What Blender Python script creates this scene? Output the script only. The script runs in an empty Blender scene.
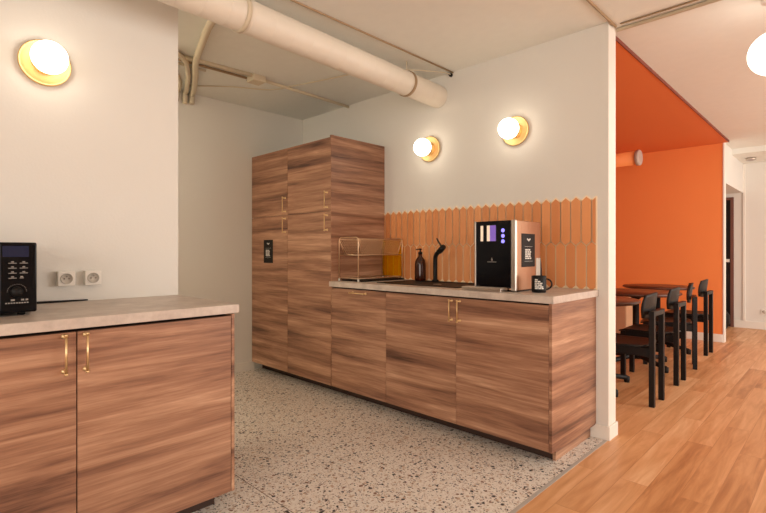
import bpy, bmesh, math, random
from mathutils import Vector, Matrix
random.seed(7)
S = bpy.context.scene
C = S.collection

# ------------------------------------------------------------------ camera
cam_d = bpy.data.cameras.new('camera')
cam = bpy.data.objects.new('camera', cam_d); C.objects.link(cam)
YAW = 0.7965
cam.location = (0, 0, 1.144)
cam.rotation_euler = (math.pi / 2, 0, math.pi / 2 - YAW)
cam_d.sensor_width = 36.0
cam_d.lens = 36.0 * 477.54 / 766
cam_d.shift_y = -4.83 / 766
cam_d.clip_start = 0.02
S.camera = cam

# ------------------------------------------------------------------ world, exposure, fill lights
w = bpy.data.worlds.new('world'); S.world = w; w.use_nodes = True
w.node_tree.nodes['Background'].inputs[0].default_value = (1.0, 0.93, 0.84, 1)
w.node_tree.nodes['Background'].inputs[1].default_value = 0.5
S.view_settings.view_transform = 'Standard'
S.view_settings.look = 'None'
S.view_settings.exposure = 0.12
S.view_settings.gamma = 1.0
S.view_settings.use_curve_mapping = False

def area(name, loc, rot, sx, sy, power, col):
    d = bpy.data.lights.new(name, 'AREA'); d.shape = 'RECTANGLE'
    d.size = sx; d.size_y = sy; d.energy = power; d.color = col
    o = bpy.data.objects.new(name, d); C.objects.link(o)
    o.location = loc; o.rotation_euler = rot
    return o
FILL = (1.0, 0.965, 0.92)
# unseen fill lights added before the right and rear walls, which have no windows
area('added_fill', (3.12, -0.9, 1.45), (0, math.pi / 2, 0), 1.9, 2.2, 3, FILL)
area('added_fill', (3.12, 3.2, 1.45), (0, math.pi / 2, 0), 1.9, 2.2, 29, FILL)
area('added_fill', (3.12, 5.3, 1.45), (0, math.pi / 2, 0), 1.7, 2.2, 98, FILL)
area('added_fill', (3.12, 7.8, 1.45), (0, math.pi / 2, 0), 1.7, 1.4, 30, FILL)
area('added_fill', (1.3, -2.9, 1.35), (math.pi / 2, 0, 0), 3.4, 2.0, 86, FILL)

# ------------------------------------------------------------------ materials
def s2l(c):
    return tuple(((v / 255) / 12.92 if v / 255 <= 0.04045 else ((v / 255 + 0.055) / 1.055) ** 2.4) for v in c) + (1,)

def mat(name, col, rough=0.5, metal=0.0, bump=0.0, bscale=60, var=0.0, **kw):
    m = bpy.data.materials.new(name); m.use_nodes = True
    nt = m.node_tree; b = nt.nodes['Principled BSDF']
    c = s2l(col)
    b.inputs['Base Color'].default_value = c
    b.inputs['Roughness'].default_value = rough
    b.inputs['Metallic'].default_value = metal
    for k, v in kw.items():
        b.inputs[k.replace('_', ' ')].default_value = v
    tc = nt.nodes.new('ShaderNodeTexCoord')
    nz = nt.nodes.new('ShaderNodeTexNoise'); nz.inputs['Scale'].default_value = bscale
    nz.inputs['Detail'].default_value = 4
    nt.links.new(tc.outputs['Object'], nz.inputs['Vector'])
    if var > 0:
        mx = nt.nodes.new('ShaderNodeMix'); mx.data_type = 'RGBA'
        mx.inputs[6].default_value = tuple(v * (1 - var) for v in c[:3]) + (1,)
        mx.inputs[7].default_value = tuple(min(1, v * (1 + var)) for v in c[:3]) + (1,)
        nt.links.new(nz.outputs['Fac'], mx.inputs[0])
        nt.links.new(mx.outputs[2], b.inputs['Base Color'])
    if bump > 0:
        bp = nt.nodes.new('ShaderNodeBump'); bp.inputs['Strength'].default_value = bump
        bp.inputs['Distance'].default_value = 0.01
        nt.links.new(nz.outputs['Fac'], bp.inputs['Height'])
        nt.links.new(bp.outputs['Normal'], b.inputs['Normal'])
    return m

def emis(name, col, strength):
    m = bpy.data.materials.new(name); m.use_nodes = True
    b = m.node_tree.nodes['Principled BSDF']
    b.inputs['Base Color'].default_value = s2l(col)
    b.inputs['Emission Color'].default_value = s2l(col)
    b.inputs['Emission Strength'].default_value = strength
    return m

def ramp(nt, stops):
    r = nt.nodes.new('ShaderNodeValToRGB')
    e = r.color_ramp.elements
    e[0].position, e[0].color = stops[0][0], s2l(stops[0][1])
    e[1].position, e[1].color = stops[-1][0], s2l(stops[-1][1])
    for p, c in stops[1:-1]:
        n = e.new(p); n.color = s2l(c)
    return r

def walnut(name, stops, rough=0.42):
    """laminate with horizontal streaky grain; every object gets its own piece of veneer"""
    m = bpy.data.materials.new(name); m.use_nodes = True
    nt = m.node_tree; b = nt.nodes['Principled BSDF']; L = nt.links
    tc = nt.nodes.new('ShaderNodeTexCoord')
    sp = nt.nodes.new('ShaderNodeSeparateXYZ'); L.new(tc.outputs['Object'], sp.inputs[0])
    ad = nt.nodes.new('ShaderNodeMath'); ad.operation = 'SUBTRACT'
    L.new(sp.outputs[0], ad.inputs[0]); L.new(sp.outputs[1], ad.inputs[1])
    cb = nt.nodes.new('ShaderNodeCombineXYZ'); L.new(ad.outputs[0], cb.inputs[0]); L.new(sp.outputs[2], cb.inputs[2])
    oi = nt.nodes.new('ShaderNodeObjectInfo')
    ml = nt.nodes.new('ShaderNodeMath'); ml.operation = 'MULTIPLY'; ml.inputs[1].default_value = 37.0
    L.new(oi.outputs['Random'], ml.inputs[0]); L.new(ml.outputs[0], cb.inputs[1])
    def noise(sc, detail, rgh, dist=0.0):
        mp = nt.nodes.new('ShaderNodeMapping'); mp.inputs['Scale'].default_value = sc
        L.new(cb.outputs[0], mp.inputs[0])
        n = nt.nodes.new('ShaderNodeTexNoise'); n.inputs['Scale'].default_value = 1.0
        n.inputs['Detail'].default_value = detail; n.inputs['Roughness'].default_value = rgh
        n.inputs['Distortion'].default_value = dist
        L.new(mp.outputs[0], n.inputs['Vector']); return n
    a = noise((0.8, 1, 13), 6, 0.62, 0.35)
    f = noise((5, 1, 110), 3, 0.6, 0.2)
    mx = nt.nodes.new('ShaderNodeMix'); mx.data_type = 'FLOAT'; mx.inputs[0].default_value = 0.17
    L.new(a.outputs['Fac'], mx.inputs[2]); L.new(f.outputs['Fac'], mx.inputs[3])
    r = ramp(nt, stops); L.new(mx.outputs[0], r.inputs[0])
    L.new(r.outputs[0], b.inputs['Base Color'])
    b.inputs['Roughness'].default_value = rough
    bp = nt.nodes.new('ShaderNodeBump'); bp.inputs['Strength'].default_value = 0.06; bp.inputs['Distance'].default_value = 0.002
    L.new(f.outputs['Fac'], bp.inputs['Height']); L.new(bp.outputs[0], b.inputs['Normal'])
    return m

WOOD = [(0.33, (84, 53, 39)), (0.42, (133, 91, 69)), (0.50, (160, 115, 88)), (0.59, (186, 141, 111)), (0.69, (220, 178, 147))]
M = {}
M['wall'] = mat('painted plaster wall', (230, 226, 218), 0.75, bump=0.05, bscale=90)
M['ceil'] = mat('painted concrete ceiling', (236, 235, 227), 0.8, bump=0.15, bscale=14, var=0.03)
M['white'] = mat('white satin paint', (238, 232, 222), 0.5)
M['orange'] = mat('orange paint', (246, 144, 76), 0.7, bump=0.04, bscale=80)
M['walnut'] = walnut('walnut laminate', WOOD)
M['carcass'] = mat('dark carcass board', (60, 38, 28), 0.7)
M['brass'] = mat('brushed brass', (232, 202, 154), 0.36, 1.0)
M['palebrass'] = mat('pale brass dish', (242, 208, 150), 0.5, 1.0)
M['darkbrass'] = mat('satin brass', (196, 158, 82), 0.3, 1.0)
M['rosegold'] = mat('rose gold wire', (236, 206, 172), 0.35, 0.9)
M['black'] = mat('matt black', (20, 17, 16), 0.5, Specular_IOR_Level=0.25)
M['glossblack'] = mat('gloss black glass', (12, 11, 14), 0.12, Specular_IOR_Level=0.15)
M['steel'] = mat('brushed steel', (196, 186, 176), 0.3, 1.0)
M['reflectsteel'] = mat('steel with painted floor reflection', (190, 148, 120), 0.34, 1.0)  # the wood floor's warm reflection is put into the steel colour
M['plastic'] = mat('white plastic', (236, 230, 220), 0.35)
M['socketin'] = mat('grey plastic recess', (196, 188, 176), 0.5)
M['pin'] = mat('nickel pin', (150, 140, 130), 0.3, 1.0)
M['darkwood'] = mat('black stained wood', (19, 13, 11), 0.42, bump=0.08, bscale=40, var=0.2, Specular_IOR_Level=0.3)
M['tabletop'] = mat('dark brown table laminate', (92, 50, 34), 0.35, var=0.12, bscale=12)
M['beige'] = mat('pale beech board', (214, 178, 140), 0.55, var=0.08, bscale=10)
M['cable'] = mat('cream painted cable', (216, 202, 176), 0.6)
M['cabledark'] = mat('tan painted conduit', (170, 142, 108), 0.6)
M['duct'] = mat('white painted spiral duct', (232, 222, 206), 0.5, bump=0.1, bscale=30)
M['textwhite'] = mat('white print', (226, 222, 214), 0.6)
M['ink'] = mat('grey print', (138, 133, 127), 0.6)
M['amberglass'] = mat('amber bottle glass', (72, 28, 10), 0.1, Transmission_Weight=0.35)
M['globe'] = emis('lit opal globe', (255, 243, 222), 5.2)
M['pendant'] = emis('lit opal pendant', (255, 246, 232), 3.5)
M['recessfillglobe'] = emis('recess fill globe', (255, 240, 214), 26.0)  # strong emission for the unseen lamps added to fill the recess
M['violet'] = emis('violet lit button', (140, 132, 250), 1.3)
M['violetdim'] = emis('violet screen', (120, 92, 180), 0.5)
M['beigescreen'] = emis('cream screen', (226, 206, 180), 0.55)
M['bluedisplay'] = mat('dark blue display', (28, 34, 62), 0.12, Specular_IOR_Level=0.3)
M['spot'] = emis('cool spot lens', (225, 220, 255), 1.5)
M['brown'] = mat('brown wood frame', (112, 70, 58), 0.5)
M['greytrim'] = mat('grey metal floor strip', (186, 178, 170), 0.45)

# worktop stone
def worktop_mat():
    m = bpy.data.materials.new('pale concrete worktop'); m.use_nodes = True
    nt = m.node_tree; b = nt.nodes['Principled BSDF']; L = nt.links
    tc = nt.nodes.new('ShaderNodeTexCoord')
    n = nt.nodes.new('ShaderNodeTexNoise'); n.inputs['Scale'].default_value = 9; n.inputs['Detail'].default_value = 8
    n.inputs['Roughness'].default_value = 0.7
    L.new(tc.outputs['Object'], n.inputs['Vector'])
    r = ramp(nt, [(0.3, (180, 164, 152)), (0.5, (200, 184, 171)), (0.7, (216, 202, 189))])
    L.new(n.outputs['Fac'], r.inputs[0]); L.new(r.outputs[0], b.inputs['Base Color'])
    b.inputs['Roughness'].default_value = 0.4
    return m
M['worktop'] = worktop_mat()

def terrazzo():
    m = bpy.data.materials.new('terrazzo'); m.use_nodes = True
    nt = m.node_tree; b = nt.nodes['Principled BSDF']; L = nt.links
    tc = nt.nodes.new('ShaderNodeTexCoord')
    # warp coordinates a little so chips are irregular
    nz = nt.nodes.new('ShaderNodeTexNoise'); nz.inputs['Scale'].default_value = 60
    L.new(tc.outputs['Object'], nz.inputs['Vector'])
    sc = nt.nodes.new('ShaderNodeVectorMath'); sc.operation = 'SCALE'; sc.inputs['Scale'].default_value = 0.012
    L.new(nz.outputs['Color'], sc.inputs[0])
    av = nt.nodes.new('ShaderNodeVectorMath'); av.operation = 'ADD'
    L.new(tc.outputs['Object'], av.inputs[0]); L.new(sc.outputs[0], av.inputs[1])
    base = (232, 222, 212)
    prev = None
    def layer(scale, stops, th, prev_socket):
        v = nt.nodes.new('ShaderNodeTexVoronoi'); v.inputs['Scale'].default_value = scale
        L.new(av.outputs[0], v.inputs['Vector'])
        sp = nt.nodes.new('ShaderNodeSeparateColor'); L.new(v.outputs['Color'], sp.inputs[0])
        r = ramp(nt, stops); r.color_ramp.interpolation = 'CONSTANT'
        L.new(sp.outputs[0], r.inputs[0])
        # chip radius from the cell's own random value
        mu = nt.nodes.new('ShaderNodeMath'); mu.operation = 'MULTIPLY'; mu.inputs[1].default_value = th
        L.new(sp.outputs[1], mu.inputs[0])
        lt = nt.nodes.new('ShaderNodeMath'); lt.operation = 'LESS_THAN'
        L.new(v.outputs['Distance'], lt.inputs[0]); L.new(mu.outputs[0], lt.inputs[1])
        mx = nt.nodes.new('ShaderNodeMix'); mx.data_type = 'RGBA'
        L.new(lt.outputs[0], mx.inputs[0])
        if prev_socket is None: mx.inputs[6].default_value = s2l(base)
        else: L.new(prev_socket, mx.inputs[6])
        L.new(r.outputs[0], mx.inputs[7])
        return mx.outputs[2]
    a = layer(125, [(0.0, (196, 174, 154)), (0.3, (240, 232, 222)), (0.66, (150, 124, 104)), (0.82, (44, 38, 36)), (1.0, (40, 34, 32))], 0.75, None)
    c = layer(60, [(0.0, (238, 230, 220)), (0.42, (196, 168, 144)), (0.58, (226, 212, 196)), (0.76, (34, 28, 27)), (0.92, (128, 88, 62)), (1.0, (128, 88, 62))], 0.62, a)
    L.new(c, b.inputs['Base Color'])
    b.inputs['Roughness'].default_value = 0.35
    return m
M['terrazzo'] = terrazzo()

def plank_floor():
    m = bpy.data.materials.new('oak plank floor'); m.use_nodes = True
    nt = m.node_tree; b = nt.nodes['Principled BSDF']; L = nt.links
    tc = nt.nodes.new('ShaderNodeTexCoord')
    mp = nt.nodes.new('ShaderNodeMapping'); mp.inputs['Rotation'].default_value = (0, 0, math.pi / 2)
    mp.inputs['Location'].default_value = (0.35, 0.075, 0)
    L.new(tc.outputs['Object'], mp.inputs[0])
    br = nt.nodes.new('ShaderNodeTexBrick')
    br.offset = 0.37; br.offset_frequency = 2
    br.inputs['Color1'].default_value = (0, 0, 0, 1); br.inputs['Color2'].default_value = (1, 1, 1, 1)
    br.inputs['Mortar'].default_value = (0.35, 0.35, 0.35, 1)
    br.inputs['Scale'].default_value = 1; br.inputs['Mortar Size'].default_value = 0.0012
    br.inputs['Mortar Smooth'].default_value = 0.1
    br.inputs['Bias'].default_value = 0.0
    br.inputs['Brick Width'].default_value = 1.25; br.inputs['Row Height'].default_value = 0.128
    L.new(mp.outputs[0], br.inputs['Vector'])
    # grain stretched along Y, displaced per plank
    mg = nt.nodes.new('ShaderNodeMapping'); mg.inputs['Scale'].default_value = (20, 1.8, 1)
    L.new(tc.outputs['Object'], mg.inputs[0])
    sh = nt.nodes.new('ShaderNodeVectorMath'); sh.operation = 'MULTIPLY_ADD'
    L.new(br.outputs['Color'], sh.inputs[0]); sh.inputs[1].default_value = (9, 13, 5); L.new(mg.outputs[0], sh.inputs[2])
    n = nt.nodes.new('ShaderNodeTexNoise'); n.inputs['Scale'].default_value = 1; n.inputs['Detail'].default_value = 6
    n.inputs['Roughness'].default_value = 0.6; n.inputs['Distortion'].default_value = 0.6
    L.new(sh.outputs[0], n.inputs['Vector'])
    mx = nt.nodes.new('ShaderNodeMix'); mx.data_type = 'FLOAT'; mx.inputs[0].default_value = 0.24
    L.new(n.outputs['Fac'], mx.inputs[2]); L.new(br.outputs['Color'], mx.inputs[3])
    r = ramp(nt, [(0.26, (172, 112, 68)), (0.42, (204, 144, 95)), (0.56, (221, 164, 115)), (0.76, (240, 192, 146))])
    L.new(mx.outputs[0], r.inputs[0])
    dk = nt.nodes.new('ShaderNodeMix'); dk.data_type = 'RGBA'; dk.blend_type = 'MULTIPLY'
    L.new(br.outputs['Fac'], dk.inputs[0]); L.new(r.outputs[0], dk.inputs[6]); dk.inputs[7].default_value = (0.78, 0.70, 0.64, 1)
    L.new(dk.outputs[2], b.inputs['Base Color'])
    b.inputs['Roughness'].default_value = 0.42
    return m
M['planks'] = plank_floor()

def tile_mat():
    m = bpy.data.materials.new('terracotta glazed tile'); m.use_nodes = True
    nt = m.node_tree; b = nt.nodes['Principled BSDF']; L = nt.links
    g = nt.nodes.new('ShaderNodeNewGeometry')
    r = ramp(nt, [(0.0, (220, 142, 86)), (0.5, (228, 151, 94)), (1.0, (235, 160, 102))])
    L.new(g.outputs['Random Per Island'], r.inputs[0])
    L.new(r.outputs[0], b.inputs['Base Color'])
    b.inputs['Roughness'].default_value = 0.4
    return m
M['tile'] = tile_mat()
M['grout'] = mat('peach grout', (255, 230, 194), 0.8)

def amber_sheet():
    m = bpy.data.materials.new('translucent amber sheet'); m.use_nodes = True
    nt = m.node_tree; L = nt.links
    b = nt.nodes['Principled BSDF']; b.inputs['Base Color'].default_value = s2l((206, 150, 20)); b.inputs['Roughness'].default_value = 0.3
    t = nt.nodes.new('ShaderNodeBsdfTransparent'); t.inputs[0].default_value = (0.98, 0.92, 0.22, 1)
    mx = nt.nodes.new('ShaderNodeMixShader'); mx.inputs[0].default_value = 0.06
    L.new(t.outputs[0], mx.inputs[1]); L.new(b.outputs[0], mx.inputs[2])
    L.new(mx.outputs[0], nt.nodes['Material Output'].inputs['Surface'])
    return m
M['ambersheet'] = amber_sheet()

# ------------------------------------------------------------------ mesh helpers (world coordinates)
def B(): return bmesh.new()

def box(bm, x0, x1, y0, y1, z0, z1, bev=0.0):
    t = bmesh.new()
    bmesh.ops.create_cube(t, size=1)
    bmesh.ops.scale(t, vec=(x1 - x0, y1 - y0, z1 - z0), verts=t.verts)
    bmesh.ops.translate(t, vec=((x0 + x1) / 2, (y0 + y1) / 2, (z0 + z1) / 2), verts=t.verts)
    if bev > 0:
        bmesh.ops.bevel(t, geom=list(t.edges), offset=bev, segments=2, affect='EDGES', profile=0.5)
    me = bpy.data.meshes.new('t'); t.to_mesh(me); t.free(); bm.from_mesh(me); bpy.data.meshes.remove(me)
    return bm

def tube(bm, pts, r, n=10, cap=True):
    pts = [Vector(p) for p in pts]
    rs = r if isinstance(r, (list, tuple)) else [r] * len(pts)
    rings = []; up = None
    for i, p in enumerate(pts):
        d = (pts[min(i + 1, len(pts) - 1)] - pts[max(i - 1, 0)]).normalized()
        if up is None:
            up = Vector((0, 0, 1)) if abs(d.z) < 0.9 else Vector((1, 0, 0))
        u = (up - d * up.dot(d)).normalized(); v = d.cross(u); up = u
        rings.append([bm.verts.new(p + (u * math.cos(2 * math.pi * k / n) + v * math.sin(2 * math.pi * k / n)) * rs[i]) for k in range(n)])
    for a, b in zip(rings, rings[1:]):
        for k in range(n):
            f = bm.faces.new((a[k], a[(k + 1) % n], b[(k + 1) % n], b[k])); f.smooth = True
    if cap:
        bm.faces.new(rings[0][::-1]); bm.faces.new(rings[-1])
    return bm

def spline(pts, k=6):
    P = [Vector(p) for p in pts]; out = []
    for i in range(len(P) - 1):
        p0 = P[max(i - 1, 0)]; p1 = P[i]; p2 = P[i + 1]; p3 = P[min(i + 2, len(P) - 1)]
        for j in range(k):
            t = j / k
            out.append(0.5 * ((2 * p1) + (-p0 + p2) * t + (2 * p0 - 5 * p1 + 4 * p2 - p3) * t * t + (-p0 + 3 * p1 - 3 * p2 + p3) * t ** 3))
    out.append(P[-1]); return out

def lathe(bm, prof, origin, axis='Z', n=40):
    """prof: (radius, height) list, revolved about axis through origin"""
    o = Vector(origin)
    rings = []
    for r, h in prof:
        ring = []
        if r < 1e-5:
            pos = {'Z': Vector((0, 0, h)), 'X': Vector((h, 0, 0)), 'Y': Vector((0, h, 0))}[axis]
            ring = [bm.verts.new(o + pos)]
        else:
            for k in range(n):
                a = 2 * math.pi * k / n; c, s = r * math.cos(a), r * math.sin(a)
                pos = {'Z': Vector((c, s, h)), 'X': Vector((h, c, s)), 'Y': Vector((s, h, c))}[axis]
                ring.append(bm.verts.new(o + pos))
        rings.append(ring)
    for a, b in zip(rings, rings[1:]):
        for k in range(n):
            va = [a[k % len(a)], a[(k + 1) % len(a)]] if len(a) > 1 else [a[0]]
            vb = [b[(k + 1) % len(b)], b[k % len(b)]] if len(b) > 1 else [b[0]]
            if len(va) + len(vb) < 3: continue
            f = bm.faces.new(va + vb); f.smooth = True
    return bm

def sphere_prof(r, h0=0, n=16, a0=-90, a1=90):
    return [(max(0, r * math.cos(math.radians(a0 + (a1 - a0) * i / n))), h0 + r * math.sin(math.radians(a0 + (a1 - a0) * i / n))) for i in range(n + 1)]

def prism(bm, pts, depth_vec):
    """polygon (list of 3D points) extruded by a vector"""
    d = Vector(depth_vec)
    a = [bm.verts.new(Vector(p)) for p in pts]; b = [bm.verts.new(Vector(p) + d) for p in pts]
    bm.faces.new(a); bm.faces.new(b[::-1])
    for i in range(len(a)):
        j = (i + 1) % len(a); bm.faces.new((a[i], b[i], b[j], a[j]))
    return bm

def wloc(o):
    v = Vector((0, 0, 0))
    while o: v = v + o.location; o = o.parent
    return v

def obj(name, bm, m, parent=None, loc=None):
    """link world-space bmesh as one mesh object; origin = loc, else the parent's origin, else the base centre"""
    bmesh.ops.recalc_face_normals(bm, faces=bm.faces)
    if loc is None:
        if parent is not None:
            loc = wloc(parent)
        else:
            xs = [v.co for v in bm.verts]
            loc = Vector(((min(v.x for v in xs) + max(v.x for v in xs)) / 2, (min(v.y for v in xs) + max(v.y for v in xs)) / 2, min(v.z for v in xs)))
    loc = Vector(loc)
    bmesh.ops.translate(bm, vec=-loc, verts=bm.verts)
    me = bpy.data.meshes.new(name); bm.to_mesh(me); bm.free()
    me.materials.append(m)
    o = bpy.data.objects.new(name, me); C.objects.link(o)
    if parent is not None:
        o.parent = parent; o.location = loc - wloc(parent)
    else:
        o.location = loc
    return o

def tag(o, label, cat, group=None, kind=None):
    o['label'] = label; o['category'] = cat
    if group: o['group'] = group
    if kind: o['kind'] = kind
    return o

def thing(name, label, cat, loc, group=None):
    o = bpy.data.objects.new(name, None); C.objects.link(o); o.location = loc
    o.empty_display_size = 0.1
    return tag(o, label, cat, group)

def struct(name, bm, m, parent=None):
    o = obj(name, bm, m, parent)
    if parent is None: o['kind'] = 'structure'
    return o

def copy_tree(o, parent=None):
    c = o.copy(); C.objects.link(c)
    if parent is not None:
        c.parent = parent; c.matrix_parent_inverse = o.matrix_parent_inverse.copy()
    for ch in [x for x in KIDS.get(o.name, [])]:
        copy_tree(ch, c)
    return c
KIDS = {}
def index_children():
    KIDS.clear()
    for x in C.objects:
        if x.parent: KIDS.setdefault(x.parent.name, []).append(x)

# ------------------------------------------------------------------ room shell
XL, XR, XF, YK = -2.613, -4.147, -1.05, 3.026     # left wall, recess wall, wall end, kitchen wall
HC = 2.537
struct('floor_terrazzo', box(B(), -4.4, -1.068, -3.2, 3.13, -0.08, 0), M['terrazzo'])
bm = box(B(), -1.048, 3.4, -3.2, 9.2, -0.08, 0); box(bm, -4.4, -1.048, 3.13, 9.2, -0.08, 0)
struct('floor_wood', bm, M['planks'])
struct('trim_1', box(B(), -1.068, -1.048, -3.2, 3.03, -0.08, 0.0015), M['greytrim'])
# terrazzo joint in front of the left cabinet
struct('trim_2', box(B(), -4.1, -1.07, 1.2185, 1.2215, -0.01, 0.0006), mat('dark floor joint', (120, 100, 86), 0.8))
struct('ceiling', box(B(), -4.4, 3.4, -3.2, 7.95, HC, HC + 0.12), M['ceil'])
struct('ceiling_hallway', box(B(), -4.4, 3.4, 7.95, 9.2, 2.462, HC + 0.12), M['ceil'])
struct('wall_left', box(B(), XL - 0.14, XL, -3.2, 1.078, 0, HC), M['wall'])
struct('wall_return', box(B(), XR - 0.2, XL - 0.14, -1.6, -1.45, 0, HC), M['wall'])
struct('wall_recess', box(B(), XR - 0.2, XR, -1.45, YK, 0, HC), M['wall'])
struct('wall_kitchen', box(B(), XR - 0.2, XF, YK, 3.15, 0, HC), M['wall'])
struct('trim_wall_end', box(B(), XF, XF + 0.003, YK + 0.001, 3.149, 0, HC - 0.002), M['white'])
struct('wall_orange', box(B(), -4.4, -1.145, 7.3, 7.4, 0, HC), M['orange'])
struct('trim_orange_wall_end', box(B(), -1.145, -1.13, 7.292, 7.4, 0, HC), M['white'])
struct('wall_orange_side', box(B(), -4.4, -4.2, 3.15, 7.3, 0, HC), M['orange'])
struct('ceiling_orange', box(B(), -4.2, -1.085, 3.151, 7.299, 2.515, HC + 0.001), mat('shaded orange ceiling paint', (228, 122, 62), 0.7, bump=0.04, bscale=80))  # wall orange made darker, the ceiling's shade put into its colour
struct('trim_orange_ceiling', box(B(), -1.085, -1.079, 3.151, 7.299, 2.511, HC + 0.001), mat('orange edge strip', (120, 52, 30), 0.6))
bm = box(B(), -4.4, -1.15, 7.4, 8.92, 2.03, HC); box(bm, -4.4, -2.2, 7.4, 8.92, 0, 2.03)
struct('wall_hallway_side', bm, M['wall'])
struct('wall_far', box(B(), -4.4, 3.4, 8.92, 9.2, 0, 2.462), M['wall'])
struct('wall_right', box(B(), 3.2, 3.4, -3.2, 9.2, 0, HC), M['wall'])
struct('wall_rear', box(B(), -4.4, 3.4, -3.2, -3.0, 0, HC), M['wall'])

def base(name, x0, x1, y0, y1, h=0.085): struct(name, box(B(), x0, x1, y0, y1, 0, h, 0.003), M['white'])
base('baseboard_recess', XR, XR + 0.014, -1.45, 2.44)
bm = box(B(), -1.151, XF + 0.006, YK - 0.014, YK, 0, 0.085, 0.003); box(bm, XF + 0.003, XF + 0.014, YK - 0.012, 3.160, 0, 0.085, 0.003)
struct('baseboard_kitchen', bm, M['white'])
base('baseboard_orange', -4.2, -1.145, 7.286, 7.3, 0.1)
base('baseboard_far', -1.26, 3.2, 8.906, 8.92, 0.11)
struct('trim_far_corner', box(B(), -1.15, -1.12, 8.90, 8.92, 0.11, 2.46), M['white'])
# dark door in the hallway recess
d1 = struct('door_1', box(B(), -2.1, -1.30, 8.885, 8.915, 0.01, 1.93), M['black'])
obj('door_frame', box(box(B(), -1.30, -1.262, 8.88, 8.919, 0, 1.97), -2.16, -1.30, 8.88, 8.919, 1.93, 1.97), M['brown'], d1)
obj('door_rail', box(B(), -2.1, -1.31, 8.868, 8.885, 0.985, 1.03), M['plastic'], d1)
t = B(); lathe(t, [(0, 0), (0.09, 0.0), (0.13, 0.08), (0.125, 0.2), (0.07, 0.28), (0, 0.3)], (-1.40, 8.66, 0))
tag(obj('bag', t, M['black']), 'small black rounded bag on the floor by the dark hallway door', 'bag')

# ------------------------------------------------------------------ duct, conduits, cables on the ceiling
DX, DZ, DR = -2.24, 2.372, 0.086
duct = thing('ventilation_duct', 'large round white ventilation duct running under the kitchen ceiling', 'duct', (DX, 1.0, DZ - DR))
t = B(); prof = []
y = -3.0
while y < 3.02:
    prof += [(DR, y), (DR, y + 0.118), (DR + 0.0014, y + 0.121), (DR + 0.0014, y + 0.125), (DR, y + 0.128)]; y += 0.13
prof = [(r, h) for r, h in prof if h < 3.02] + [(DR, 3.024)]
lathe(t, prof, (DX, 0, DZ), 'Y', 40)
obj('duct_pipe', t, M['duct'], duct)
for yy in (1.25, 2.62):
    t = B(); lathe(t, [(DR + 0.001, -0.012), (DR + 0.006, -0.012), (DR + 0.006, 0.012), (DR + 0.001, 0.012)], (DX, yy, DZ), 'Y', 40)
    c = obj('clamp_ring', t, M['cabledark'] if yy > 2 else M['cable'], duct)
    t = B(); tube(t, [(DX, yy, DZ + DR), (DX, yy, HC)], 0.006); obj('hanger_rod', t, M['cable'], c)
duct.rotation_euler = (0, 0, math.radians(2.8))

ZC = HC - 0.012
def pipe(name, pts, r, m, label, cat='pipe', smooth=False, group=None, k=6):
    t = B(); tube(t, spline(pts, k) if smooth else pts, r, 8)
    return tag(obj(name, t, m), label, cat, group)
pipe('conduit', [(-2.2, -0.6, ZC + 0.006), (-2.2, 3.026, ZC + 0.006)], 0.006, M['cabledark'], 'thin tan conduit along the ceiling right of the big duct', 'conduit')
pipe('conduit', [(-1.03, -0.6, ZC + 0.004), (-1.03, 3.10, ZC + 0.004)], 0.008, M['cabledark'], 'thin tan conduit along the ceiling towards the white wall end', 'conduit')
pipe('conduit', [(-1.04, 3.15, ZC), (1.6, 3.15, ZC)], 0.012, M['cable'], 'cream conduit crossing the ceiling from the white wall end to the right', 'conduit')
pipe('conduit', [(-1.0, 3.09, ZC + 0.006), (1.6, 3.09, ZC + 0.006)], 0.005, M['cabledark'], 'thinner tan conduit beside the cream one above the white wall end', 'conduit')
pipe('conduit', [(-3.40, 1.08, ZC), (-3.345, 1.95, ZC)], 0.016, M['cable'], 'cream conduit on the ceiling between left wall and junction box', 'conduit')
pipe('conduit', [(-3.46, 1.08, ZC), (-3.43, 1.99, ZC)], 0.010, M['cabledark'], 'tan conduit lying beside the cream one left of the junction box', 'conduit')
pipe('conduit', [(-3.52, 1.08, ZC), (-3.52, 1.66, ZC)], 0.009, M['cable'], 'short cream conduit stub among the cables near the left wall', 'conduit')
pipe('conduit', [(-3.38, 2.06, ZC), (-3.42, 3.026, ZC)], 0.013, M['cable'], 'cream conduit on the ceiling from junction box to kitchen wall', 'conduit')
jb = thing('junction_box', 'small cream junction box on the ceiling above the tall cabinets', 'junction box', (-3.37, 2.01, HC))
obj('box_body', box(B(), -3.43, -3.32, 1.955, 2.065, HC - 0.05, HC, 0.006), M['cable'], jb)
obj('cable_gland', lathe(B(), [(0, 0), (0.014, 0), (0.014, -0.012), (0, -0.012)], (-3.43, 1.975, HC - 0.025), 'X', 14), M['black'], jb)
pipe('ceiling_cable', [(-2.45, 1.29, ZC - 0.01), (-2.74, 1.325, ZC - 0.01), (-3.1, 1.43, ZC - 0.01), (-3.38, 1.52, ZC - 0.015), (-3.7, 1.66, ZC - 0.01), (-4.0, 1.78, ZC - 0.01), (-4.12, 1.82, ZC - 0.01), (-4.125, 1.82, 2.44)], 0.024, M['cable'],
     'thick cream cable curving over the ceiling behind the left wall end', 'cable', True)
pipe('ceiling_cable', [(-3.2, 1.08, ZC - 0.01), (-3.35, 1.40, ZC - 0.01), (-3.6, 1.56, ZC - 0.008), (-3.85, 1.665, ZC - 0.008), (-4.05, 1.74, ZC - 0.008), (-4.12, 1.76, ZC - 0.008), (-4.125, 1.76, 2.43)], 0.02, M['cable'],
     'cream cable bent down beside the thick one at the left wall end', 'cable', True)
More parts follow.
